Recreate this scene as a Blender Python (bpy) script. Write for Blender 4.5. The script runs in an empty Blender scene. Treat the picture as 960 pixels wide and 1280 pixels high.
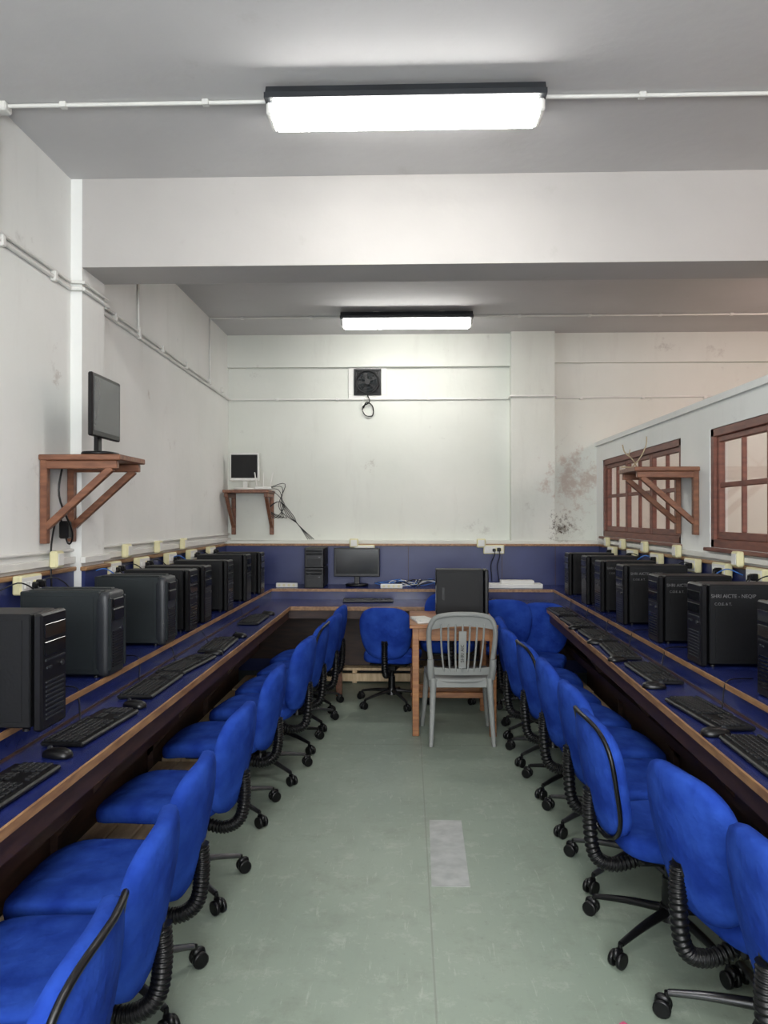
import bpy, bmesh, math, random
from mathutils import Vector, Matrix, Euler
random.seed(7)
R=math.radians
scene=bpy.context.scene
# ---------------------------------------------------------------- materials
def lin(c):
    return tuple(((x/255)/12.92 if x/255<=0.04045 else ((x/255+0.055)/1.055)**2.4) for x in c)+(1,)
def newmat(name):
    m=bpy.data.materials.new(name); m.use_nodes=True
    nt=m.node_tree; b=nt.nodes['Principled BSDF']
    return m,nt,b
def mat(name,rgb,rough=0.5,metal=0,var=0.0,scale=6,bump=0,bscale=40,rgb2=None,stretch=None,spec=0.5,detail=4,sheen=0):
    m,nt,b=newmat(name); N=nt.nodes; L=nt.links
    b.inputs['Roughness'].default_value=rough; b.inputs['Metallic'].default_value=metal
    b.inputs['Specular IOR Level'].default_value=spec
    if sheen: b.inputs['Sheen Weight'].default_value=sheen; b.inputs['Sheen Roughness'].default_value=.6
    c1=lin(rgb)
    tc=N.new('ShaderNodeTexCoord'); mp=N.new('ShaderNodeMapping'); L.new(tc.outputs['Object'],mp.inputs[0])
    if stretch: mp.inputs['Scale'].default_value=stretch
    if rgb2 is None: rgb2=tuple(max(0,x*(1-var)) for x in rgb)
    n=N.new('ShaderNodeTexNoise'); n.inputs['Scale'].default_value=scale; n.inputs['Detail'].default_value=detail
    L.new(mp.outputs[0],n.inputs['Vector'])
    r=N.new('ShaderNodeValToRGB'); r.color_ramp.elements[0].position=.35; r.color_ramp.elements[1].position=.65
    r.color_ramp.elements[0].color=lin(rgb2); r.color_ramp.elements[1].color=c1
    L.new(n.outputs['Fac'],r.inputs[0]); L.new(r.outputs[0],b.inputs['Base Color'])
    if bump:
        n2=N.new('ShaderNodeTexNoise'); n2.inputs['Scale'].default_value=bscale; n2.inputs['Detail'].default_value=3
        L.new(mp.outputs[0],n2.inputs['Vector'])
        bp=N.new('ShaderNodeBump'); bp.inputs['Strength'].default_value=bump; bp.inputs['Distance'].default_value=.01
        L.new(n2.outputs['Fac'],bp.inputs['Height']); L.new(bp.outputs[0],b.inputs['Normal'])
    return m
def emis(name,rgb,s):
    m,nt,b=newmat(name); b.inputs['Base Color'].default_value=(.9,.9,.9,1)
    b.inputs['Emission Color'].default_value=rgb; b.inputs['Emission Strength'].default_value=s
    return m
def wallmat(name,rgb,rgb2,spots=(),grime=.4):
    m=mat(name,rgb,.85,var=0,scale=1.3,rgb2=rgb2,bump=.15,bscale=18,spec=.2)
    nt=m.node_tree; N=nt.nodes; L=nt.links; b=N['Principled BSDF']
    src=b.inputs['Base Color'].links[0].from_socket
    geo=N.new('ShaderNodeNewGeometry')
    out=src
    # patchy marks + vertical streaking
    for sc,stv,p0,p1,amt,col in ((3.1,(1,1,1),.62,.72,grime,(158,154,148)),(5.0,(1,1,.16),.55,.72,grime*.38,(178,175,168)),(22,(1,1,1),.69,.76,grime,(126,120,113))):
        mp=N.new('ShaderNodeMapping'); mp.inputs['Scale'].default_value=stv; L.new(geo.outputs['Position'],mp.inputs[0])
        n=N.new('ShaderNodeTexNoise'); n.inputs['Scale'].default_value=sc; n.inputs['Detail'].default_value=9; n.inputs['Roughness'].default_value=.72
        L.new(mp.outputs[0],n.inputs['Vector'])
        r=N.new('ShaderNodeValToRGB'); r.color_ramp.elements[0].position=p0; r.color_ramp.elements[1].position=p1
        L.new(n.outputs['Fac'],r.inputs[0])
        mx=N.new('ShaderNodeMix'); mx.data_type='RGBA'
        mul=N.new('ShaderNodeMath'); mul.operation='MULTIPLY'; mul.inputs[1].default_value=amt
        L.new(r.outputs[0],mul.inputs[0]); L.new(mul.outputs[0],mx.inputs['Factor'])
        L.new(out,mx.inputs['A']); mx.inputs['B'].default_value=lin(col)
        out=mx.outputs['Result']
    for (p,rad,col,thr,sc) in spots:
        d=N.new('ShaderNodeVectorMath'); d.operation='DISTANCE'; d.inputs[1].default_value=p
        L.new(geo.outputs['Position'],d.inputs[0])
        mr=N.new('ShaderNodeMapRange'); mr.inputs['From Min'].default_value=0; mr.inputs['From Max'].default_value=rad
        mr.inputs['To Min'].default_value=.26; mr.inputs['To Max'].default_value=-.2
        L.new(d.outputs['Value'],mr.inputs['Value'])
        n=N.new('ShaderNodeTexNoise'); n.inputs['Scale'].default_value=sc; n.inputs['Detail'].default_value=8; n.inputs['Roughness'].default_value=.8
        L.new(geo.outputs['Position'],n.inputs['Vector'])
        ad=N.new('ShaderNodeMath'); ad.operation='ADD'; L.new(mr.outputs[0],ad.inputs[0]); L.new(n.outputs['Fac'],ad.inputs[1])
        r=N.new('ShaderNodeValToRGB'); r.color_ramp.elements[0].position=thr; r.color_ramp.elements[1].position=thr+.12
        L.new(ad.outputs[0],r.inputs[0])
        mx=N.new('ShaderNodeMix'); mx.data_type='RGBA'; L.new(r.outputs[0],mx.inputs['Factor'])
        L.new(out,mx.inputs['A']); mx.inputs['B'].default_value=lin(col); out=mx.outputs['Result']
    L.new(out,b.inputs['Base Color'])
    return m
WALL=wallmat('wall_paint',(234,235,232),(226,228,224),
   [((-1.79,3.86,2.2),.14,(206,203,197),.62,24),((-1.79,5.25,2.35),.18,(206,203,197),.68,20)],.34)
WALLB=wallmat('wall_paint_back',(220,222,215),(212,215,207),
   [((1.64,7.5,1.85),.66,(196,184,174),.57,5),((1.58,7.5,1.42),.36,(156,146,135),.60,10),((1.50,7.5,1.40),.30,(86,78,69),.56,22),((-.35,7.6,2.0),.35,(184,182,174),.72,9)],.5)
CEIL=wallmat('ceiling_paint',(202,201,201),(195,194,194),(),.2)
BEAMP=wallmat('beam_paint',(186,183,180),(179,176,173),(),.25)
PINK=wallmat('wall_paint_corridor',(236,210,200),(230,202,192))
WHITE=mat('white_plastic',(224,224,219),.45,var=.04)
CREAM=mat('cream_switch_plastic',(222,216,172),.4,var=.05)
BLACK=mat('black_plastic',(13,13,15),.34,var=.2,spec=.35)
BLACKM=mat('black_painted_steel',(13,14,16),.5,var=.15,bump=.05,bscale=90,spec=.28)
GREYP=mat('dark_grey_plastic',(44,47,51),.38,var=.15,spec=.35)
GREYSIDE=mat('grey_steel_panel',(30,36,38),.48,var=.12,spec=.3)
CHROME=mat('worn_chrome',(110,110,112),.28,metal=.9,var=.3)
KEY=mat('key_plastic',(22,23,26),.42,var=.2,spec=.35)
FAB=mat('royal_blue_fabric',(42,74,162),.97,rgb2=(26,51,132),scale=9,bump=1.0,bscale=15,spec=.05,detail=9)
LAM=mat('navy_laminate',(30,40,96),.26,rgb2=(24,33,84),scale=9)
DADO=mat('navy_wall_laminate',(42,52,104),.4,rgb2=(35,45,94),scale=3)
TRIM=mat('varnished_edge_wood',(164,126,86),.45,rgb2=(128,94,64),scale=8,stretch=(6,1,6))
BROWN=mat('dark_brown_board',(70,46,35),.5,rgb2=(50,33,27),scale=6,stretch=(1,1,6))
SHELF=mat('red_brown_wood',(134,90,66),.4,rgb2=(106,67,49),scale=9,stretch=(5,1,5))
WIN=mat('window_red_wood',(126,80,66),.45,rgb2=(104,64,54),scale=9,stretch=(1,1,5))
PINE=mat('raw_pine',(226,202,166),.6,rgb2=(202,174,134),scale=7,stretch=(6,1,1))
TABLE=mat('orange_table_wood',(160,108,62),.4,rgb2=(128,80,44),scale=7,stretch=(1,1,7))
PLAS=mat('grey_chair_plastic',(144,146,143),.6,var=.06,spec=.3)
SCREEN=mat('dark_screen',(12,14,18),.12,var=.1)
FROST=mat('light_switched_off_screen',(66,68,72),.2,var=.06)
BLUEC=mat('blue_network_cable',(50,110,190),.5,var=.1)
WHITET=mat('faded_marker_label',(104,104,105),.6,var=.03)
PAPER=mat('tape_patch_grey',(176,179,176),.6,var=.10,scale=14)
BONE=mat('pale_stick',(190,172,140),.6,var=.2)
LAMP=emis('tube_diffuser_glow',(1,.985,.95,1),25)
LAMPB=emis('tube_diffuser_glow_entrance',(1,.985,.95,1),60)  # stronger glow for the unseen fill fixtures behind the camera
LAMPF=emis('tube_diffuser_glow_far',(1,.985,.94,1),29)
LAMPP=emis('corridor_tube_glow',(1,.77,.70,1),48)  # pink glow of added lamps, tints back wall and beam
def floormat():
    m=mat('green_grey_floor',(150,162,147),.42,rgb2=(137,150,136),scale=1.1,bump=.06,bscale=6,spec=.4,detail=9)
    nt=m.node_tree;N=nt.nodes;L=nt.links;b=N['Principled BSDF']
    src=b.inputs['Base Color'].links[0].from_socket
    geo=N.new('ShaderNodeNewGeometry'); sep=N.new('ShaderNodeSeparateXYZ'); L.new(geo.outputs['Position'],sep.inputs[0])
    out=src
    for sc,st,p0,p1,amt,col in ((9,(1,1,1),.54,.66,.42,(180,185,174)),(4.3,(1,1,1),.52,.66,.42,(120,128,114)),(2.2,(1,.35,1),.50,.66,.36,(126,133,120)),(30,(1,1,1),.60,.68,.38,(104,107,96)),(14,(3,.4,1),.58,.66,.36,(190,195,184))):
        mp=N.new('ShaderNodeMapping'); mp.inputs['Scale'].default_value=st; mp.inputs['Rotation'].default_value=(0,0,.4 if st[0]==3 else 0); L.new(geo.outputs['Position'],mp.inputs[0])
        n=N.new('ShaderNodeTexNoise'); n.inputs['Scale'].default_value=sc; n.inputs['Detail'].default_value=10; n.inputs['Roughness'].default_value=.75
        L.new(mp.outputs[0],n.inputs['Vector'])
        r=N.new('ShaderNodeValToRGB'); r.color_ramp.elements[0].position=p0; r.color_ramp.elements[1].position=p1
        L.new(n.outputs['Fac'],r.inputs[0])
        mx=N.new('ShaderNodeMix'); mx.data_type='RGBA'; mu=N.new('ShaderNodeMath'); mu.operation='MULTIPLY'; mu.inputs[1].default_value=amt
        L.new(r.outputs[0],mu.inputs[0]); L.new(mu.outputs[0],mx.inputs['Factor']); L.new(out,mx.inputs['A']); mx.inputs['B'].default_value=lin(col)
        out=mx.outputs['Result']
    for sock,val,w in (('X',.085,.003),('Y',5.05,.004),('Y',2.15,.003)):
        s=N.new('ShaderNodeMath'); s.operation='SUBTRACT'; s.inputs[1].default_value=val; L.new(sep.outputs[sock],s.inputs[0])
        a=N.new('ShaderNodeMath'); a.operation='ABSOLUTE'; L.new(s.outputs[0],a.inputs[0])
        c=N.new('ShaderNodeMath'); c.operation='LESS_THAN'; c.inputs[1].default_value=w; L.new(a.outputs[0],c.inputs[0])
        k=N.new('ShaderNodeMath'); k.operation='MULTIPLY'; k.inputs[1].default_value=.4; L.new(c.outputs[0],k.inputs[0])
        mx=N.new('ShaderNodeMix'); mx.data_type='RGBA'; L.new(k.outputs[0],mx.inputs['Factor']); L.new(out,mx.inputs['A']); mx.inputs['B'].default_value=lin((108,110,100)); out=mx.outputs['Result']
    L.new(out,b.inputs['Base Color'])
    return m
FLOOR=floormat()
def glass():
    m=bpy.data.materials.new('window_glass'); m.use_nodes=True; nt=m.node_tree; N=nt.nodes; L=nt.links
    N.remove(N['Principled BSDF']); o=N['Material Output']
    t=N.new('ShaderNodeBsdfTransparent'); g=N.new('ShaderNodeBsdfGlossy'); g.inputs['Roughness'].default_value=.05
    mx=N.new('ShaderNodeMixShader'); mx.inputs[0].default_value=.12
    L.new(t.outputs[0],mx.inputs[1]); L.new(g.outputs[0],mx.inputs[2]); L.new(mx.outputs[0],o.inputs[0]); return m
GLASS=glass()
# ---------------------------------------------------------------- mesh builder
def sg(v,e): return math.copysign(abs(v)**e,v)
def catmull(P,k=6):
    P=[Vector(p) for p in P]
    if len(P)<3: return P
    out=[]
    Q=[P[0]*2-P[1]]+P+[P[-1]*2-P[-2]]
    for i in range(1,len(Q)-2):
        a,b,c,d=Q[i-1],Q[i],Q[i+1],Q[i+2]
        for j in range(k):
            t=j/k
            out.append(.5*((2*b)+(c-a)*t+(2*a-5*b+4*c-d)*t*t+(3*b-a-3*c+d)*t**3))
    out.append(P[-1]); return out
class MB:
    def __init__(s): s.v=[];s.f=[];s.m=[];s.s=[];s.mats=[]
    def add(s,vs,fs,mt,smooth=False):
        if mt not in s.mats: s.mats.append(mt)
        k=s.mats.index(mt); o=len(s.v); s.v+= [tuple(x) for x in vs]
        for f in fs: s.f.append([o+i for i in f]); s.m.append(k); s.s.append(smooth)
    def box(s,c,size,mt,bev=0,rot=None,seg=1):
        bm=bmesh.new(); bmesh.ops.create_cube(bm,size=1)
        bmesh.ops.scale(bm,vec=size,verts=bm.verts)
        if bev: bmesh.ops.bevel(bm,geom=bm.edges[:],offset=bev,segments=seg,affect='EDGES',profile=.5)
        M=Matrix.Translation(c)@(Euler(rot).to_matrix().to_4x4() if rot else Matrix())
        bm.verts.index_update()
        s.add([M@v.co for v in bm.verts],[[v.index for v in f.verts] for f in bm.faces],mt,False); bm.free()
    def bx(s,a,b,mt,bev=0):
        s.box([(a[i]+b[i])/2 for i in range(3)],[abs(b[i]-a[i]) for i in range(3)],mt,bev)
    def prism(s,pts,z0,z1,mt):
        n=len(pts); vs=[(p[0],p[1],z0) for p in pts]+[(p[0],p[1],z1) for p in pts]
        fs=[list(range(n))[::-1],list(range(n,2*n))]+[[i,(i+1)%n,n+(i+1)%n,n+i] for i in range(n)]
        s.add(vs,fs,mt)
    def extr(s,pts3,d,mt):
        n=len(pts3); d=Vector(d); vs=[Vector(p) for p in pts3]; vs=vs+[v+d for v in vs]
        s.add(vs,[list(range(n))[::-1],list(range(n,2*n))]+[[i,(i+1)%n,n+(i+1)%n,n+i] for i in range(n)],mt)
    def tube(s,P,r,mt,n=8,k=6,raw=False,flat=1.0):
        P=[Vector(p) for p in P] if raw else catmull(P,k)
        m=len(P); vs=[];fs=[]
        t0=(P[1]-P[0]).normalized(); up=Vector((0,0,1)) if abs(t0.z)<.9 else Vector((1,0,0))
        x=t0.cross(up).normalized()
        for i in range(m):
            t=(P[min(i+1,m-1)]-P[max(i-1,0)]).normalized()
            x=(x-t*x.dot(t)).normalized(); y=t.cross(x)
            rr=r(i/(m-1)) if callable(r) else r
            for j in range(n):
                a=2*math.pi*j/n; vs.append(P[i]+x*math.cos(a)*rr+y*math.sin(a)*rr*flat)
        for i in range(m-1):
            for j in range(n): fs.append([i*n+j,i*n+(j+1)%n,(i+1)*n+(j+1)%n,(i+1)*n+j])
        s.add(vs,fs,mt,True)
        s.add([vs[j] for j in range(n)],[list(range(n))[::-1]],mt); s.add([vs[(m-1)*n+j] for j in range(n)],[list(range(n))],mt)
    def cyl(s,a,b,r,mt,r2=None,n=16):
        r2=r if r2 is None else r2
        s.tube([a,b],lambda t:r+(r2-r)*t,mt,n=n,raw=True)
    def sq(s,half,e1,e2,mt,fn,nu=12,nv=28):
        vs=[];fs=[]
        for i in range(nu+1):
            u=-math.pi/2+math.pi*i/nu
            for j in range(nv):
                v=-math.pi+2*math.pi*j/nv
                cu=sg(math.cos(u),e1) if 0<i<nu else 0.02
                vs.append(fn(half[0]*cu*sg(math.cos(v),e2),half[1]*cu*sg(math.sin(v),e2),half[2]*sg(math.sin(u),e1)))
        for i in range(nu):
            for j in range(nv): fs.append([i*nv+j,i*nv+(j+1)%nv,(i+1)*nv+(j+1)%nv,(i+1)*nv+j])
        fs.append([j for j in range(nv)][::-1]); fs.append([nu*nv+j for j in range(nv)])
        s.add(vs,fs,mt,True)
    def mesh(s,name):
        me=bpy.data.meshes.new(name); me.from_pydata(s.v,[],s.f); 
        for mt in s.mats: me.materials.append(mt)
        me.polygons.foreach_set('material_index',s.m); me.polygons.foreach_set('use_smooth',s.s)
        bm=bmesh.new(); bm.from_mesh(me); bmesh.ops.recalc_face_normals(bm,faces=bm.faces); bm.to_mesh(me); bm.free()
        me.update(); return me
def put(name,me,loc=(0,0,0),rz=0,rx=0,ry=0,sc=1,parent=None):
    if isinstance(me,MB): me=me.mesh(name)
    o=bpy.data.objects.new(name,me); scene.collection.objects.link(o)
    o.location=loc; o.rotation_euler=(rx,ry,rz); o.scale=(sc,)*3 if not isinstance(sc,tuple) else sc
    if parent: o.parent=parent
    return o
def text(s,parent,loc,rot,size,name='label_text',mt=None):
    cu=bpy.data.curves.new(name,'FONT'); cu.body=s; cu.size=size; cu.extrude=.0004
    o=bpy.data.objects.new(name,cu); scene.collection.objects.link(o); o.location=loc; o.rotation_euler=rot
    cu.materials.append(mt or WHITET); o.parent=parent; return o
# ---------------------------------------------------------------- dims
XL=-1.79; XR=1.85; YB=7.60; H=3.29; YF=-2.6; XF=4.9
# ---------------------------------------------------------------- shell
b=MB(); b.bx((XL-.15,YF-.15,-.1),(XF+.15,YB+.15,0),FLOOR); put('floor',b)
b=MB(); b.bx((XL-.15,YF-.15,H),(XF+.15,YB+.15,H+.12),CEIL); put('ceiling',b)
b=MB(); b.bx((XL-.15,YF,0),(XL,YB,H),WALL)
b.bx((XL,4.02,0),(XL+.06,4.32,H),WALL); put('wall_left',b)
b=MB(); b.bx((XL-.15,YB,0),(XF+.15,YB+.15,H),WALLB)
b.bx((1.0,YB-.13,0),(1.42,YB,H),WALLB)
b.bx((XL,YB-.05,2.97),(1.0,YB,H),WALLB); b.bx((1.42,YB-.05,3.0),(XF,YB,H),WALLB); put('wall_back',b)
b=MB(); b.bx((XL-.15,YF-.15,0),(XF+.15,YF,H),WALL); put('wall_front',b)
b=MB(); b.bx((XF,YF,0),(XF+.15,YB,H),PINK); put('wall_right',b)
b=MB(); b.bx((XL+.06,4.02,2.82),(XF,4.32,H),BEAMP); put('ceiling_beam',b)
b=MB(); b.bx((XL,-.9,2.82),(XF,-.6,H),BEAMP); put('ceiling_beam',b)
WZ0,WZ1=1.31,2.03; PT=2.21; PX=XR+.11
wins=[(5.27,7.36),(2.62,4.77),(.2,2.3),(-2.1,-.1)]
b=MB(); b.bx((XR,YF,0),(PX,YB,WZ0),WALL); b.bx((XR,YF,WZ1),(PX,YB,PT),WALL)
edges=[YF]+[e for w in sorted(wins) for e in w]+[YB]
for i in range(0,len(edges),2): b.bx((XR,edges[i],WZ0),(PX,edges[i+1],WZ1),WALL)
b.bx((XR-.02,YF,PT-.03),(PX+.02,YB,PT+.01),WALL)
put('wall_partition',b)
for wi,(y0,y1) in enumerate(wins):
    b=MB(); xc=XR+.04; 
    def bar(ya,yb,za,zb,t=.05): b.box((xc,(ya+yb)/2,(za+zb)/2),(t,yb-ya,zb-za),WIN,.004)
    bar(y0,y1,WZ0,WZ0+.05,.07); bar(y0,y1,WZ1-.05,WZ1,.07); bar(y0,y0+.05,WZ0,WZ1,.07); bar(y1-.05,y1,WZ0,WZ1,.07)
    n=max(1,round((y1-y0)/.68)); w=(y1-y0-.1)/n
    for i in range(n):
        a=y0+.05+i*w; c=a+w
        bar(a,a+.034,WZ0+.05,WZ1-.05,.035); bar(c-.034,c,WZ0+.05,WZ1-.05,.035)
        bar(a+.034,c-.034,WZ0+.05,WZ0+.095,.035); bar(a+.034,c-.034,WZ1-.085,WZ1-.05,.035)
        bar((a+c)/2-.012,(a+c)/2+.012,WZ0+.095,WZ1-.085,.026)
        bar(a+.034,c-.034,1.67,1.70,.025)
    b.box((xc,(y0+y1)/2,(WZ0+WZ1)/2),(.004,y1-y0-.06,WZ1-WZ0-.06),GLASS)
    b.box((XR-.01,(y0+y1)/2,WZ0-.012),(.05,y1-y0+.04,.022),WIN,.004)
    put('window_%d'%(wi+1),b)
DZ=1.21
b=MB(); b.bx((XL,YF,0),(XL+.02,4.02,DZ),DADO); b.bx((XL+.06,4.02,0),(XL+.08,4.32,DZ),DADO); b.bx((XL,4.32,0),(XL+.02,7.42,DZ),DADO)
for y in (1.3,2.5,3.6,4.9,6.1): b.bx((XL+.02,y,.84),(XL+.022,y+.004,DZ),BROWN)
put('dado_panel_left',b)
b=MB(); b.bx((XR-.02,YF,0),(XR,7.42,DZ),DADO); put('dado_panel_right',b)
b=MB(); b.bx((XL+.02,7.42,0),(1.42,7.44,DZ),DADO); b.bx((1.42,7.42,0),(XR-.02,7.44,DZ),DADO)
for x in (-.9,.0,.9,1.41): b.bx((x,7.418,.75),(x+.005,7.42,DZ),BROWN)
put('dado_panel_back',b)
b=MB(); b.bx((XL,YF,DZ),(XL+.035,4.02,DZ+.022),TRIM,.004); b.bx((XL+.06,4.0,DZ),(XL+.095,4.34,DZ+.022),TRIM,.004); b.bx((XL,4.32,DZ),(XL+.035,7.42,DZ+.022),TRIM,.004); put('trim_1',b)
b=MB(); b.bx((XR-.035,YF,DZ),(XR,7.42,DZ+.022),TRIM,.004); put('trim_2',b)
b=MB(); b.bx((XL+.035,7.405,DZ),(XR-.035,7.44,DZ+.022),TRIM,.004); b.bx((XL,7.44,DZ+.0),(1.0,YB,DZ+.05),WALLB);b.bx((1.0,7.44,DZ),(XR,7.47,DZ+.05),WALLB);b.bx((1.42,7.46,DZ),(XR,YB,DZ+.05),WALLB); put('trim_3',b)
b=MB(); b.bx((XL,YF,DZ+.04),(XL+.03,4.02,DZ+.075),WHITE,.003); b.bx((XL,4.32,DZ+.04),(XL+.03,YB,DZ+.075),WHITE,.003); b.bx((XL+.06,4.0,DZ+.04),(XL+.09,4.34,DZ+.075),WHITE,.003)
b.cyl((XL+.012,YF,DZ+.11),(XL+.012,4.02,DZ+.11),.010,WHITE,n=8); b.cyl((XL+.012,4.32,DZ+.11),(XL+.012,YB,DZ+.11),.010,WHITE,n=8); put('cable_trunking',b)
b=MB(); b.bx((XR-.03,YF,DZ+.035),(XR,YB-.2,DZ+.065),WHITE,.003); put('cable_trunking',b)
# ---------------------------------------------------------------- conduits
b=MB()
def pipe(P,rr=.009): 
    for i in range(len(P)-1): b.cyl(P[i],P[i+1],rr,WHITE,n=8)
pipe([(XL+.01,3.27,H-.012),(XF,3.27,H-.012)]); 
pipe([(XL+.01,3.27,H-.012),(XL+.01,3.27,2.70)])
x=XL+.3
while x<XF: b.box((x,3.27,H-.012),(.03,.03,.024),WHITE,.003); x+=.62
b.box((XL+.03,3.27,H-.02),(.06,.06,.04),WHITE,.006)
put('ceiling_conduit',b)
b=MB(); pipe([(XL+.01,6.85,H-.012),(XF,6.85,H-.012)]); pipe([(XL+.01,6.85,H-.012),(XL+.01,6.85,2.68)]); x=XL+.3
while x<XF: b.box((x,6.85,H-.012),(.03,.03,.024),WHITE,.003); x+=.62
put('ceiling_conduit',b)
b=MB()
for dz,rr in ((0,.011),(.035,.009)):
    P=[(XL+.012,-1,2.72+dz),(XL+.012,3.99,2.70+dz),(XL+.075,4.0,2.70+dz),(XL+.075,4.34,2.70+dz),(XL+.012,4.36,2.69+dz),(XL+.012,YB-.012,2.655+dz)]
    if dz: P=P[:-1]+[(XL+.012,6.8,2.66+dz)]
    pipe(P,rr)
pipe([(XL+.01,5.02,H),(XL+.01,5.02,2.69)])
for y in (1.5,2.4,3.3,3.8,4.6,5.02,5.5,6.1,6.85,7.3): b.box((XL+.014,y,2.705),(.028,.03,.05 if y!=5.02 else .075),WHITE,.004)
put('wall_conduit',b)
b=MB(); pipe([(XL+.01,YB-.012,2.655),(.99,YB-.012,2.655),(.99,YB-.145,2.66),(1.43,YB-.145,2.66),(1.43,YB-.012,2.66),(XF,YB-.012,2.68)])
for x in (-1.3,-.7,.2,.7,1.7,2.3,2.9,3.5): b.box((x,YB-.012,2.657),(.03,.026,.026),WHITE,.003)
put('wall_conduit',b)
# ---------------------------------------------------------------- tube lights
def tubelight(y,glow,x0=-.585,x1=.56,name='fluorescent_tube_light'):
    b=MB(); xc=(x0+x1)/2
    def trap(za,wa,zb,wb,xa,xb,mt):
        b.add([(xa,y-wa,za),(xb,y-wa,za),(xb,y+wa,za),(xa,y+wa,za),(xa,y-wb,zb),(xb,y-wb,zb),(xb,y+wb,zb),(xa,y+wb,zb)],
          [[3,2,1,0],[4,5,6,7],[0,1,5,4],[1,2,6,5],[2,3,7,6],[3,0,4,7]],mt)
    trap(3.232,.105,3.268,.085,x0,x1,GREYP)
    trap(3.210,.108,3.233,.108,x0-.004,x1+.004,GREYP)
    trap(3.152,.060,3.211,.085,x0+.03,x1-.03,glow)
    for xx in (x0+.012,x1-.012): b.box((xx,y,3.185),(.026,.15,.055),WHITE,.008)
    for xx in (xc-.27,xc+.30):
        b.cyl((xx,y,3.268),(xx,y,H),.03,WHITE); 
    put(name,b)
tubelight(3.22,LAMP); tubelight(6.72,LAMPF); tubelight(-.25,LAMPB); tubelight(-1.9,LAMPB)  # last two are unseen, added behind the camera as fill
tubelight(5.6,LAMPP,3.0,4.1); tubelight(2.6,LAMPP,3.0,4.1)  # unseen lamps added past the partition to cast a pink tint
b=MB(); wx0,wx1,wz0,wz1=-1.4,1.5,.95,2.5
for (a,c) in (((wx0,YF,wz0),(wx1,YF+.05,wz0+.06)),((wx0,YF,wz1-.06),(wx1,YF+.05,wz1)),((wx0,YF,wz0),(wx0+.06,YF+.05,wz1)),((wx1-.06,YF,wz0),(wx1,YF+.05,wz1)),((0,YF,wz0),(.05,YF+.05,wz1))): b.bx(a,c,WIN,.003)
put('window_5',b)  # frame added to dress the fill light, wall behind it is solid
ld=bpy.data.lights.new('window_daylight','AREA'); ld.shape='RECTANGLE'; ld.size=2.8; ld.size_y=1.45; ld.energy=225; ld.color=(.94,.97,1)  # added fill light behind the camera, brightens chairs and side walls
lo=bpy.data.objects.new('window_daylight',ld); scene.collection.objects.link(lo); lo.location=(.05,YF+.07,1.72); lo.rotation_euler=(R(90),0,0)
# ---------------------------------------------------------------- desks
DT=.75; UT=.84
def xfr(y): return .975+.035*(y-2)
def xrr(y): return 1.235+.014*(y-2)
Y0=-.5; YD=6.32
def desk(side):
    b=MB(); s=side
    if s<0:
        f=lambda y:-.975; r_=lambda y:-1.235; w=XL+.022
    else:
        f=xfr; r_=xrr; w=XR-.022
    b.prism([(f(Y0)-.0,Y0),(f(YD),YD),(r_(YD),YD),(r_(Y0),Y0)],DT-.025,DT,LAM)
    def strip(fn,ya,yb,z0,z1,t,mt,off=0):
        b.prism([(fn(ya)+off,ya),(fn(yb)+off,yb),(fn(yb)+off-s*t,yb),(fn(ya)+off-s*t,ya)],z0,z1,mt)
    strip(f,Y0,YD,DT-.024,DT+.003,.009,TRIM)
    b.prism([(r_(Y0),Y0),(r_(6.92),6.92),(w,6.92),(w,Y0)],UT-.02,UT,LAM)
    b.prism([(r_(Y0),Y0),(r_(6.92),6.92),(r_(6.92)+s*.015,6.92),(r_(Y0)+s*.015,Y0)],DT-.02,UT-.02,LAM)
    strip(r_,Y0,6.92,UT-.018,UT+.003,.007,TRIM)
    strip(r_,Y0,YD,DT,DT+.010,.005,BROWN)
    g=lambda y:f(y)+s*.03
    strip(g,Y0,YD,DT-.10,DT-.025,.018,BROWN)
    g2=lambda y:r_(y)+s*.18
    strip(g2,Y0,6.3,0,DT-.02,.02,BROWN)
    g3=lambda y:r_(y)+s*.02
    strip(g3,Y0,6.3,.40,.45,.03,BROWN)
    y=Y0+.1
    while y<6.2:
        a=f(y)+s*.05; c=r_(y)+s*.17
        b.extr([(a,y,DT-.03),(a,y,DT-.09),(c,y,.20),(c,y,.32),(a+s*.09,y,DT-.03)],(0,.03,0),BROWN)
        b.bx((min(c,c-s*.04),y,0),(max(c,c-s*.04),y+.03,DT-.03),BROWN)
        y+=1.12
    put('computer_desk',b)
    b=MB(); y=Y0+.2
    while y<6.0:
        L=.50
        x0=r_(y)-s*.20; x1=r_(y)+s*.125
        for k in range(3):
            xa=x0+ (x1-x0)*k/3; xb=xa+(x1-x0)/3*.92
            b.bx((min(xa,xb),y,.15),(max(xa,xb),y+L,.175),PINE,.004)
        b.bx((min(x0+s*.21,x1),y+.04,0),(max(x0+s*.21,x1),y+.07,.15),PINE); b.bx((min(x0+s*.21,x1),y+L-.07,0),(max(x0+s*.21,x1),y+L-.04,.15),PINE)
        y+=L+.06
    put('wooden_footrest',b)
desk(-1); desk(1)
b=MB()
xa,xb=-1.235,xrr(6.3)
b.bx((xa-.53,YD,DT-.025),(xb+.5,6.92,DT),LAM); b.bx((-.975,YD-.012,DT-.03),(xfr(YD),YD,DT+.003),TRIM,.003)
b.bx((XL+.022,6.925,UT-.02),(XR-.022,7.418,UT),LAM); b.bx((XL+.022,6.925,DT),(XR-.022,6.94,UT-.02),LAM); b.bx((xa,6.915,UT-.022),(xb,6.926,UT+.003),TRIM)
b.bx((-1.2,YD+.03,DT-.10),(1.25,YD+.05,DT-.025),BROWN)
b.bx((XL+.1,7.30,0.14),(XR-.1,7.33,DT-.03),BROWN)
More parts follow.
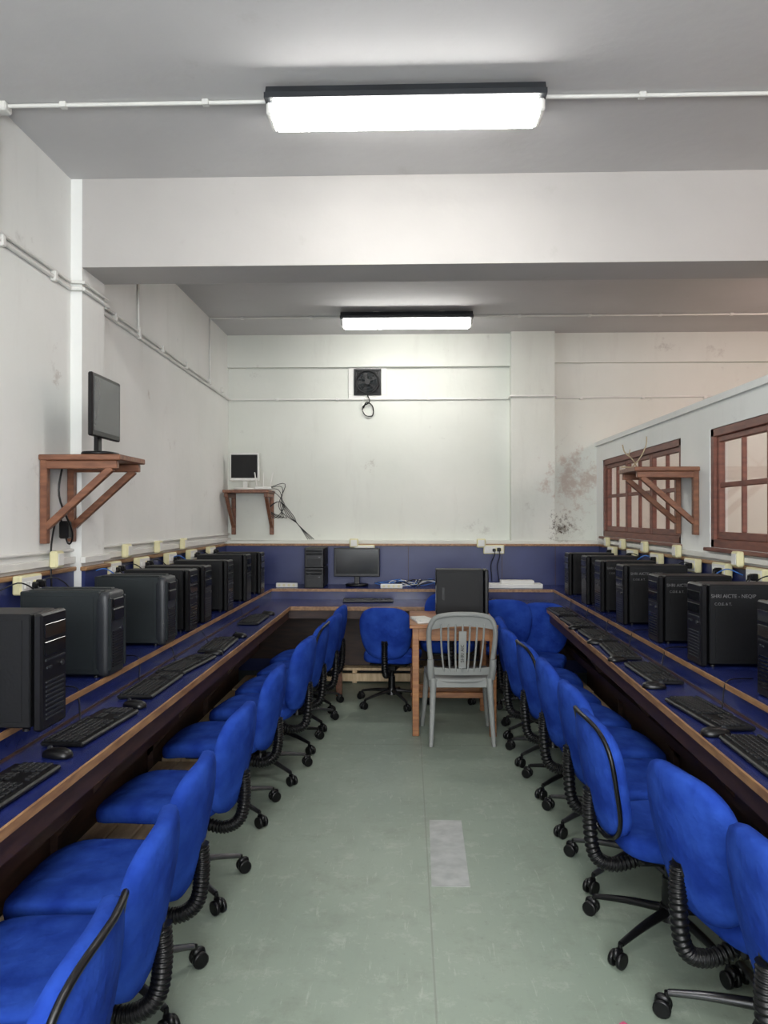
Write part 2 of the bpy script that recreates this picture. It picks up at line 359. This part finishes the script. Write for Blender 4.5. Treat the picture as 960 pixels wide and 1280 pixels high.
for x in (-.60,.02,.62,1.1): b.bx((x,YD+.06,0),(x+.05,YD+.11,DT-.03),SHELF,.003); b.bx((x,YD+.11,DT-.14),(x+.03,7.3,DT-.03),BROWN)
b.bx((-.63,7.0,.14),(-.15,7.28,.60),BROWN)
put('computer_desk',b)
b=MB(); b.bx((-1.2,6.9,.11),(1.2,7.28,.135),PINE,.003); b.bx((-1.2,6.87,0.02),(1.2,6.90,.09),PINE,.003)
for x in (-1.1,-.5,.1,.7,1.1): b.bx((x,6.9,0),(x+.04,7.28,.11),PINE)
put('wooden_footrest',b)
# ---------------------------------------------------------------- wall shelves
def shelf(cx,cy,z,rz,w,d):
    b=MB()
    b.box((0,-d/2,0),(w,d,.028),SHELF,.004)
    for x in (-w/2+.03,w/2-.03):
        b.box((x,-.02,-.21),(.04,.035,.42),SHELF,.004)
        b.box((x,-d/2,-.035),(.035,d-.04,.04),SHELF,.004)
        p0=Vector((x,-.03,-.34)); p1=Vector((x,-d+.05,-.05)); dv=p1-p0
        b.box((p0+p1)/2,(.032,dv.length,.034),SHELF,.003,rot=(math.atan2(dv.z,dv.y)+math.pi,0,0))
    return put('wall_shelf',b,(cx,cy,z),rz)
shelf(XL+.001,3.84,1.785,R(90),.36,.40)
shelf(-1.54,YB-.001,1.735,0,.44,.37)
shelf(XR-.001,5.11,1.80,R(-90),.38,.41)
# ---------------------------------------------------------------- monitors
def monitor(w,h,bez,name='computer_monitor',scr=None):
    b=MB()
    zc=.09+h/2
    b.box((0,0,zc),(w,.025,h),bez,.006); b.box((0,.022,zc),(w*.7,.03,h*.65),bez,.01)
    b.box((0,-.0132,zc+.005),(w-.035,.002,h-.045),scr or SCREEN)
    b.box((0,.035,.08),(.05,.025,.15),bez,.005)
    b.sq((.11,.085,.012),.4,.8,bez,lambda x,y,z:(x,y+.02,z+.012),nu=6,nv=24)
    return b
put('computer_monitor',monitor(.36,.31,BLACK,scr=FROST),(-1.535,3.84,1.80),R(90))
put('computer_monitor',monitor(.29,.27,WHITE),(-1.58,7.38,1.75),0)
put('computer_monitor',monitor(.43,.27,BLACK),(-.48,7.20,UT+.001),0)
b=MB(); b.box((0,0,.016),(.16,.1,.028),WHITE,.008)
for x,a in ((-.06,-.15),(.0,.0),(.06,.2)): b.tube([(x,.05,.02),(x+a*.15,.055,.17)],.006,WHITE,raw=True)
put('wifi_router',b,(-1.385,7.30,1.75),R(8))
b=MB()
b.tube([(0,0,.006),(-.04,-.02,.06),(-.085,-.02,.10),(-.10,-.02,.15)],.004,BONE,n=6); b.tube([(-.06,-.02,.08),(-.05,-.02,.12)],.003,BONE,raw=True,n=6)
b.tube([(-.03,0,.006),(.03,.03,.07),(.07,.04,.15),(.075,.04,.21)],.004,BONE,n=6); b.tube([(-.10,0,.005),(.08,.02,.005)],.005,BONE,n=6,raw=True)
put('dry_twig',b,(1.50,5.08,1.815))
# ---------------------------------------------------------------- towers
def tower(kind):
    L,W,Hh={0:(.37,.17,.35),1:(.36,.18,.35),2:(.38,.17,.36)}[kind]
    side={0:BLACKM,1:GREYSIDE,2:BLACKM}[kind]; fr={0:BLACK,1:GREYP,2:BLACK}[kind]
    b=MB()
    b.box((0,L/2+.015,Hh/2+.006),(W,L-.03,Hh-.012),side,.004)
    for sx in (-1,1):
        b.box((sx*(W/2+.0005),L/2+.02,Hh/2+.006),(.003,L-.07,Hh-.05),side,.001)
        b.box((sx*(W/2+.002),L-.05,Hh/2),(.003,.02,.09),fr,.001)
    if kind==1:
        b.sq((W/2+.003,Hh/2,.03),.30,.18,fr,lambda x,y,z:(x,.02+z,y+Hh/2),nu=8,nv=40)
        for sx in (-1,1): b.box((sx*(W/2-.012),-.008,Hh*.5),(.018,.014,Hh-.05),GREYSIDE,.005)
        b.box((0,-.012,Hh*.72),(W*.62,.012,.05),BLACK,.004); b.box((0,-.012,Hh*.86),(W*.62,.010,.035),BLACK,.003)
        for i in range(14): b.box((0,-.010,.04+i*.011),(W*.6,.008,.005),BLACK)
        b.box((-.055,L/2,Hh-.002),(.05,L-.06,.014),side,.004); b.box((.055,L/2,Hh-.002),(.05,L-.06,.014),side,.004)
    else:
        b.box((0,.008,Hh/2),(W,.03,Hh),fr,.007)
        b.box((0,-.008,Hh-.055),(W-.03,.004,.042),SCREEN,.001); b.box((0,-.008,Hh-.11),(W-.03,.004,.042),SCREEN,.001)
        b.box((0,-.009,Hh-.145),(W-.04,.004,.006),GREYP)
        for i in range(9): b.box((0,-.008,.035+i*.014),(W-.05,.004,.005),SCREEN if kind==0 else GREYP)
    b.cyl((0.045,-.008,Hh*.53),(0.045,-.014,Hh*.53),.009,CHROME,n=14)
    for x in (-.05,-.03): b.box((x,-.009,Hh*.53),(.013,.004,.006),GREYP)
    b.cyl((0,L,Hh-.06),(0,L+.003,Hh-.06),.04,GREYP,n=20); b.box((-.04,L+.001,Hh-.18),(.045,.004,.12),CHROME)
    for i in range(5): b.box((.03,L+.001,.04+i*.02),(.08,.004,.013),CHROME)
    for x in (-W/2+.02,W/2-.02):
        for y in (.05,L-.05): b.cyl((x,y,0),(x,y,.008),.012,BLACK,n=10)
    return b.mesh('desktop_computer_tower'),L,W,Hh
TW=[tower(i) for i in range(3)]
def ptower(kind,x,y,z,rz,label=None,sc=1,lab2=None):
    o=put('desktop_computer_tower',TW[kind][0],(x,y,z),rz,sc=sc)
    L,W,Hh=TW[kind][1:]
    if label:
        text(label,o,(W/2+.0035,.035,Hh*.84),(R(90),0,R(90)),.022)
        if lab2: text(lab2,o,(W/2+.0035,.05,Hh*.75),(R(90),0,R(90)),.016)
    return o
Z=UT+.001
for k,x,y,sc in ((2,-1.12,2.30,1),(1,-1.225,3.09,1),(1,-1.235,3.86,1),(0,-1.25,4.33,1),(2,-1.255,4.68,.97),(0,-1.25,5.26,1),(2,-1.25,5.88,1),(0,-1.25,6.45,1)):
    ptower(k,x,y+.09,Z,R(90),sc=sc)
for k,x,y in ((0,1.30,2.72),(2,1.285,3.39),(0,1.30,4.01),(2,1.31,4.69),(0,1.325,5.30),(2,1.33,5.74),(0,1.34,6.42)):
    ptower(k,x,y+.09,Z,R(-90),label='SHRI AICTE - NEQIP' if y<6 else None,lab2='C.O.E. & T.' if y<6 else None)
ptower(2,-.86,7.02,Z,0,sc=(1.05,.95,.52)); ptower(0,-.86,7.02,Z+.52*.36+.002,0,sc=(1.05,.95,.50))
# ---------------------------------------------------------------- keyboard / mouse
b=MB(); b.box((0,0,.010),(.44,.145,.016),BLACK,.005)
def keys(x0,y0,nx,ny,px=.0187,py=.0187,wid=None):
    for j in range(ny):
        for i in range(nx):
            b.box((x0+i*px,y0-j*py,.021),(px*.84,py*.84,.008),KEY,.0015)
keys(-.205,.056,15,1,px=.0193,py=.016)
keys(-.205,.031,14,4); 
for x,w in ((-.20,.028),(-.17,.022),(-.10,.105),(-.03,.022),(0,.022),(.03,.022)): b.box((x,-.046,.021),(w,.0155,.008),KEY,.0015)
keys(.082,.031,3,2); keys(.082,-.046,3,1); keys(.151,.031,4,5,px=.0175)
KB=b.mesh('keyboard')
b=MB(); b.sq((.030,.052,.03),.8,.8,BLACK,lambda x,y,z:(x,y,(max(z,-.002)*(.85+.25*(-y/.052)*.3)+.003)),nu=10,nv=20)
b.cyl((-.003,.028,.024),(.003,.028,.024),.009,GREYP,n=10)
MO=b.mesh('computer_mouse')
def kb(x,y,rz,z=DT): put('keyboard',KB,(x,y,z+.001),rz,sc=1)
def mouse(x,y,rz,z=DT): put('computer_mouse',MO,(x,y,z+.001),rz)
LK=[(-1.10,2.02,88),(-1.105,2.67,86),(-1.115,3.32,90),(-1.10,3.80,84),(-1.085,4.38,92),(-1.10,5.45,90)]
for x,y,a in LK: kb(x,y,R(a))
for x,y in ((-1.09,2.36),(-1.07,2.98),(-1.05,4.12),(-1.04,4.72),(-1.06,5.8)): mouse(x,y,R(80+random.uniform(-20,20)))
RK=[(1.10,2.38,-92),(1.12,2.92,-86),(1.15,3.66,-90),(1.155,4.24,-94),(1.165,4.78,-90),(1.17,5.36,-88),(1.18,5.95,-88)]
for x,y,a in RK: kb(x,y,R(a))
for x,y in ((1.07,2.64),(1.09,3.36),(1.10,3.98),(1.12,4.52),(1.13,5.1)): mouse(x-.02,y+.02,R(-80+random.uniform(-20,20)))
kb(-.35,6.72,R(4)); kb(.45,6.75,R(-6)); mouse(.75,6.7,0)
# ---------------------------------------------------------------- switchboards & cables
def swb(x,y,z,rz,plug=True):
    b=MB(); b.box((0,-.02,0),(.20,.04,.085),CREAM,.006)
    b.box((0,-.041,0),(.18,.004,.068),WHITE,.002)
    for i in range(3): b.box((-.065+i*.024,-.045,0),(.016,.008,.03),WHITE,.002)
    for xx in (.02,.065): 
        b.cyl((xx,-.042,0),(xx,-.046,0),.018,CREAM,n=14)
    if plug:
        b.box((.045,-.06,0),(.035,.04,.035),BLACK,.006); b.box((.0,-.055,-.005),(.03,.03,.03),BLACK,.006)
        b.tube([(.045,-.08,0),(.05,-.09,-.06),(.03,-.06,-.16),(.05,-.05,-.30)],.004,BLACK,n=6,k=4)
        b.tube([(.0,-.06,0),(.0,-.09,-.05),(-.03,-.07,-.14),(-.02,-.05,-.30)],.004,BLACK,n=6,k=4)
    return put('switch_board',b,(x,y,z),rz)
for y in (2.75,3.45,4.45,4.95,5.55,6.1,6.7): swb(XL+.036,y,DZ-.02,R(90))
for y in (3.5,4.0,4.45,4.9,5.6,6.2,6.8): swb(XR-.036,y,DZ-.02,R(-90))
for x in (-.42,.82): swb(x,7.404,DZ-.03,0,plug=(x>0))
def jb(x,y,z,rz):
    b=MB(); b.box((0,-.02,0),(.085,.04,.085),CREAM,.008); b.box((0,-.042,0),(.06,.004,.06),WHITE,.002); put('junction_box',b,(x,y,z),rz)
for y in (2.6,3.75,4.7,5.3,5.9): jb(XL+.032,y,DZ+.075,R(90))
for y in (3.75,4.25,5.2,5.9,6.5,7.0): jb(XR-.032,y,DZ+.055,R(-90))
jb(-.52,7.40,DZ+.03,0); jb(.70,7.40,DZ+.03,0)
for nm,s,ys in (('power_cable',-1,(2.2,2.9,3.3,3.6,4.1,4.55,5.0,5.6,6.2)),('power_cable',1,(2.5,3.1,3.65,4.3,4.95,5.55,6.1))):
    b=MB()
    for y in ys:
        w=(XL+.06) if s<0 else (XR-.06)
        for q in range(3):
            y2=y+random.uniform(-.15,.15); m_=BLUEC if q==2 and random.random()<.6 else BLACK
            zt=random.uniform(.95,1.15)
            b.tube([(w,y2,UT+.006),(w-s*.02,y2+.03,zt*.92),(w-s*.05,y2+.08,zt),(w-s*.09,y2+.10,zt-.15),(w-s*.06,y2+.05,UT+.02),(w-s*.03,y2-.1,UT+.006)],.0035,m_,n=6,k=5)
        # looped slack rising above the tower line to the trunking
        q=random.uniform(-.1,.1)
        b.tube([(w+s*.02,y+q,DZ-.03),(w-s*.06,y+q+.03,DZ+.00),(w-s*.12,y+q+.08,DZ-.07),(w-s*.10,y+q+.10,DZ-.2),(w-s*.05,y+q+.12,UT+.1),(w-s*.04,y+q+.12,UT+.006)],.0035,BLUEC if random.random()<.5 else BLACK,n=6,k=5)
    put(nm,b)
b=MB()
for (x,y,a) in LK:
    b.tube([(x-.07,y+.05,DT+.012),(x-.10,y+.12,DT+.02),(-1.228,y+.16,DT+.07),(-1.26,y+.2,UT+.012),(-1.40,y+.24,UT+.006)],.0028,BLACK,n=6)
put('keyboard_cable',b); b=MB()
for (x,y,a) in RK:
    xx=xrr(y)
    b.tube([(x+.065,y+.05,DT+.012),(xx-.03,y+.10,DT+.012),(xx-.012,y+.13,DT+.07),(xx+.02,y+.16,UT+.012),(xx+.14,y+.22,UT+.006)],.0028,BLACK,n=6)
put('keyboard_cable',b)
b=MB()
for i in range(9):
    x=-.05+random.uniform(-.25,.3); y=7.15+random.uniform(-.1,.1)
    P=[(x+.12*math.cos(a)+random.uniform(-.03,.03),y+.08*math.sin(a),UT+.008+.06*random.random()) for a in [k*.9 for k in range(8)]]
    b.tube(P,.004,random.choice([BLUEC,BLACK,BLUEC,WHITE]),n=6,k=4)
put('network_cable',b)
b=MB()
for i in range(4):
    b.tube([(-1.38,7.38,1.76),(-1.28+.03*i,7.40,1.72+.03*i),(-1.20-.02*i,7.44,1.60),(-1.30+.04*i,7.46,1.48),(-1.36,7.45,1.56),(-1.25,7.46,1.64),(-1.18+.02*i,7.48,1.5),(-1.08,7.50,1.42),(-.98+.02*i,7.50,1.27)],.0035,random.choice([BLACK,WHITE,GREYP]),n=6,k=5)
put('router_cable',b)
b=MB(); 
b.tube([(XL+.06,3.80,1.77),(XL+.05,3.78,1.6),(XL+.09,3.84,1.42),(XL+.05,3.88,1.36),(XL+.03,3.82,1.5),(XL+.03,3.74,1.36),(XL+.04,3.72,1.15),(XL+.05,3.72,UT+.006)],.005,BLACK,n=6)
b.box((XL+.045,3.86,1.43),(.05,.05,.09),BLACK,.008); put('monitor_cable',b)
b=MB(); b.box((0,0,.02),(.55,.16,.04),WHITE,.004); b.box((.05,0,.055),(.3,.12,.03),WHITE,.003); put('paper_stack',b,(.95,7.1,Z))
b=MB(); b.box((0,0,.02),(.20,.03,.04),WHITE,.004)
for i in range(4): b.cyl((-.07+i*.045,-.015,.02),(-.07+i*.045,-.018,.02),.012,CREAM,n=10)
psm=b.mesh('power_strip')
put('power_strip',psm,(-1.12,7.08,Z)); put('power_strip',psm,(-.15,7.00,Z))
# ---------------------------------------------------------------- exhaust fan
b=MB(); 
for (a,c) in (((-.19,-.015,-.17),(.19,.0,-.13)),((-.19,-.015,.13),(.19,0,.17)),((-.19,-.015,-.13),(-.135,0,.13)),((.135,-.015,-.13),(.19,0,.13))): b.bx(a,c,WHITE,.003)
for (a,c) in (((-.135,-.03,-.13),(.135,-.0,-.112)),((-.135,-.03,.112),(.135,0,.13)),((-.135,-.03,-.112),(-.117,0,.112)),((.117,-.03,-.112),(.135,0,.112))): b.bx(a,c,BLACK,.002)
b.bx((-.12,-.004,-.115),(.12,-.001,.115),BLACK)
ring=[(.112*math.cos(t),-.03,.112*math.sin(t)) for t in [2*math.pi*i/32 for i in range(33)]]; b.tube(ring,.008,BLACK,raw=True,n=6)
for rr in (.06,.09): b.tube([(rr*math.cos(t),-.04,rr*math.sin(t)) for t in [2*math.pi*i/24 for i in range(25)]],.0025,GREYP,raw=True,n=5)
for k in range(4):
    a=k*math.pi/2+.785; b.cyl((.02*math.cos(a),-.042,.02*math.sin(a)),(.15*math.cos(a),-.03,.15*math.sin(a)),.004,BLACK,n=6)
for k in range(5):
    a=k*2*math.pi/5; vs=[];
    for (rr,da,dy) in ((.025,-.35,.006),(.10,-.42,.010),(.10,.30,-.010),(.025,.35,-.006)): vs.append((rr*math.cos(a+da),-.02+dy,rr*math.sin(a+da)))
    b.add(vs,[[0,1,2,3]],GREYSIDE)
b.cyl((0,-.045,0),(0,-.01,0),.028,BLACK,n=18)
b.tube([(0.0,-.03,-.13),(.02,-.04,-.2),(-.05,-.02,-.25),(-.02,-.02,-.33),(.05,-.02,-.33),(.05,-.02,-.24),(-.01,-.02,-.2),(-.04,-.02,-.26)],.006,BLACK,n=6)
b.tube([(-.01,-.02,-.13),(-.06,-.02,-.22),(-.03,-.02,-.31),(.02,-.02,-.35),(.06,-.02,-.28)],.004,WHITE,n=6)
put('exhaust_fan',b,(-.40,YB-.001,2.825))
# ---------------------------------------------------------------- floor patch
b=MB(); b.prism([(.095,3.12),(.25,3.12),(.262,3.80),(.105,3.80)],0.0003,.0018,PAPER); put('floor_tape_patch',b)
b=MB(); b.box((0,0,.004),(.02,.04,.006),mat('pink_wrapper',(220,90,130),.4,var=.1),.002,rot=(0,.0,.6)); put('candy_wrapper',b,(.64,2.28,0))
# ---------------------------------------------------------------- task chairs
def taskchair(rim,seath=.43,top=.80):
    b=MB()
    hh=.205; zc=top-hh
    def fs(x,y,z):
        yy=y+.03; k=1-.10*max(0,-y/.24)
        dz=-.030*max(0,(y-.09)/.14)**2 -.012*(1-(x/.225)**2)*(1-(y/.24)**2)*(1 if z>0 else 0)
        return (x*k,yy,seath-.045+z+dz)
    b.sq((.225,.24,.045),.45,.5,FAB,fs,nu=12,nv=36)
    b.box((0,0,seath-.095),(.30,.30,.02),BLACK,.008)
    b.box((0,-.03,seath-.125),(.12,.20,.05),BLACK,.01)
    def fb(x,y,z):
        t=max(0.0,min(1.0,(y/hh+1)/2))
        k=.80+.20*math.sin(min(1,t*1.25)*math.pi/2)
        return (x*k, -.225 - z -.07*t**1.3 + .9*x*x -.015*math.sin(t*math.pi), zc+y)
    b.sq((.212,hh,.036),.55,.62,FAB,fb,nu=12,nv=40)
    if rim:
        P=[]
        for j in range(41):
            v=-math.pi+2*math.pi*j/40
            x,y=.214*sg(math.cos(v),.62),(hh+.002)*sg(math.sin(v),.62)
            P.append(fb(x,y,.026))
        b.tube(P,.008,BLACK,raw=True,n=8)
    nb=30
    def rb(t): return .0235+.0028*math.cos(t*nb*2*math.pi)
    path=catmull([(0,-.285,zc-.06),(0,-.288,zc-.15),(0,-.27,seath-.125),(0,-.20,seath-.165),(0,-.09,seath-.14)],54)
    b.tube(path,rb,BLACK,raw=True,n=12)
    b.box((0,-.283,zc-.05),(.06,.02,.08),BLACK,.008)
    b.cyl((0,0,.09),(0,0,.22),.030,BLACK,.028); b.cyl((0,0,.22),(0,0,seath-.10),.020,BLACK)
    b.cyl((0,0,.075),(0,0,.125),.045,BLACK,.035)
    b.tube([(.04,0,seath-.12),(.16,.02,seath-.125),(.22,.02,seath-.13)],.006,BLACK,n=6); b.box((.225,.02,seath-.13),(.05,.03,.012),BLACK,.004)
    for k in range(5):
        a=k*2*math.pi/5+.3; ca,sa=math.cos(a),math.sin(a)
        b.tube([(.03*ca,.03*sa,.105),(.16*ca,.16*sa,.092),(.275*ca,.275*sa,.072)],lambda t:.020-.008*t,CHROME if not rim else BLACK,n=8,k=4,flat=.8)
        cx,cy=.28*ca,.28*sa; b.cyl((cx,cy,.05),(cx,cy,.075),.008,BLACK,n=8)
        ax=Vector((-sa,ca,0)); ct=Vector((cx+.012*ca,cy+.012*sa,.027))
        for sgn in (-1,1):
            p=ct+ax*sgn*.008; q=ct+ax*sgn*.024
            b.tube([p,p.lerp(q,.15),p.lerp(q,.85),q],lambda t:(.022 if t in(0,1) else .027),BLACK,raw=True,n=16)
        b.sq((.024,.012,.020),.8,.8,BLACK,lambda x,y,z,ct=ct,ca=ca,sa=sa,ax=ax:tuple(ct+Vector((ca,sa,0))*x+ax*y+Vector((0,0,z+.018))),nu=6,nv=12)
    return b.mesh('office_task_chair')
TC=[taskchair(False),taskchair(True),taskchair(False,.45,.84),taskchair(False,.42,.745),taskchair(True,.42,.745),taskchair(False,.48,.90)]
def chair(k,x,y,face):
    put('office_task_chair',TC[k],(x,y,0),R(face-90))
for k,x,y,a in ((4,-.87,1.40,184),(3,-.90,1.88,186),(3,-.93,2.37,182),(3,-.94,3.07,177),(3,-.94,3.86,180),(0,-.86,4.46,174),(1,-.84,5.00,178),(0,-.80,5.52,172),(0,-.80,6.03,175)):
    chair(k,x,y,a)
for k,x,y,a in ((0,1.06,1.72,6),(0,1.03,2.22,12),(1,.93,2.76,2),(0,.96,3.26,2),(0,.95,3.78,0),(1,.93,4.28,4),(0,.90,4.80,3),(0,.92,5.33,-4)):
    chair(k,x,y,a)
chair(0,1.0,5.98,250); chair(0,-.13,6.16,80); chair(5,.33,6.36,92); chair(2,.82,6.40,80)
# ---------------------------------------------------------------- wooden table
b=MB()
tx0,tx1,ty0,ty1=.03,.60,5.24,5.98; TH=.76
b.bx((tx0-.02,ty0-.02,TH-.025),(tx1+.02,ty1+.02,TH),TABLE,.004)
for x in (tx0,tx1-.045):
    for y in (ty0,ty1-.045): b.bx((x,y,0),(x+.045,y+.045,TH-.025),TABLE,.003)
b.bx((tx0+.045,ty0+.01,TH-.11),(tx1-.045,ty0+.03,TH-.025),TABLE); b.bx((tx0+.045,ty1-.03,TH-.11),(tx1-.045,ty1-.01,TH-.025),TABLE)
for x in (tx0+.01,tx1-.03): b.bx((x,ty0+.045,TH-.11),(x+.02,ty1-.045,TH-.025),TABLE); b.bx((x,ty0+.045,.18),(x+.025,ty1-.045,.22),TABLE,.002)
b.bx((tx0+.03,(ty0+ty1)/2-.02,.18),(tx1-.03,(ty0+ty1)/2+.02,.22),TABLE,.002)
b.bx((tx0+.045,ty1-.04,.14),(tx1-.045,ty1-.01,.20),TABLE,.002)
put('wooden_table',b)
ptower(0,.575,5.66,TH+.001,R(90))
b=MB(); b.box((0,0,.006),(.12,.26,.012),WHITE,.001); b.box((.01,.01,.015),(.11,.24,.006),WHITE,.001,rot=(0,0,.15)); put('paper_stack',b,(.10,5.42,TH+.001),.2)
# ---------------------------------------------------------------- plastic chair (back toward camera)
b=MB(); 
def shellpt(x,z):
    t=(z-.42)/.44
    return (x,-.20-.09*t+.55*x*x,z)
arch=[(-.185,.40),(-.20,.52),(-.215,.66),(-.215,.76),(-.18,.835),(-.10,.86),(0,.865),(.10,.86),(.18,.835),(.215,.76),(.215,.66),(.20,.52),(.185,.40)]
b.tube([shellpt(x,z) for x,z in arch],.017,PLAS,n=8,k=5)
def band(zf0,zf1,xw,mt=PLAS,n=14,th=.010):
    vs=[];fs=[]
    for i in range(n+1):
        x=-xw+2*xw*i/n
        for zz,o in ((zf0(x),0),(zf1(x),0),(zf1(x),th),(zf0(x),th)):
            p=shellpt(x,zz); vs.append((p[0],p[1]-o+th/2,p[2]))
    for i in range(n):
        for j in range(4): fs.append([i*4+j,i*4+(j+1)%4,(i+1)*4+(j+1)%4,(i+1)*4+j])
    fs+= [[0,1,2,3],[n*4+3,n*4+2,n*4+1,n*4]]
    b.add(vs,fs,mt,False)
band(lambda x:.785-.6*x*x,lambda x:.858-.9*x*x,.205)
band(lambda x:.455,lambda x:.50+.2*x*x,.195)
for i in range(7):
    x=-.138+i*.046
    P=[shellpt(x*.85,.48),shellpt(x*.95,.60),shellpt(x,.70),shellpt(x*1.02,.80)]
    b.tube(P,.0115,PLAS,n=6,k=4,flat=.6)
b.box(( -.0,-.262,.63),(.05,.006,.25),PLAS,.002,rot=(R(9),0,0))
b.sq((.225,.225,.018),.4,.45,PLAS,lambda x,y,z:(x*(1+.06*y/.22),y+.015,.425+z-.012*(1-(x/.22)**2)),nu=6,nv=36)
for (x,y,sx,sy) in ((-.20,.20,-.035,.05),(.20,.20,.035,.05),(-.185,-.19,-.02,-.07),(.185,-.19,.02,-.07)):
    b.tube([(x,y,.43),(x+sx*.5,y+sy*.5,.2),(x+sx,y+sy,0.0)],lambda t:.028-.010*t,PLAS,n=8,k=4,flat=.8)
for s_ in (-1,1):
    b.box((s_*.205,.0,.395),(.014,.38,.05),PLAS,.004)
    b.tube([(s_*.20,-.19,.43),(s_*.205,-.215,.50),(s_*.205,-.22,.56)],.022,PLAS,n=8,k=4)
b.box((0,.22,.395),(.38,.014,.05),PLAS,.004); b.box((0,-.19,.395),(.36,.014,.05),PLAS,.004)
pc=put('plastic_chair',b,(.345,5.27,0),R(2)); 
text('SHRI AICTE',pc,(.008,-.270,.55),(R(90),R(-90),0),.03,mt=BLACK)
# ---------------------------------------------------------------- world / camera
w=bpy.data.worlds.new('world'); scene.world=w; w.use_nodes=True
w.node_tree.nodes['Background'].inputs[0].default_value=(.8,.85,1,1); w.node_tree.nodes['Background'].inputs[1].default_value=.3
cam=bpy.data.cameras.new('camera'); co=bpy.data.objects.new('camera',cam); scene.collection.objects.link(co)
co.location=(0,0,1.5); co.rotation_euler=(R(90.3),0,R(1.79))
cam.sensor_fit='VERTICAL'; cam.sensor_height=36; cam.lens=27; cam.clip_start=.05
scene.camera=co
scene.view_settings.view_transform='Standard'; scene.view_settings.look='None'; scene.view_settings.exposure=0.12
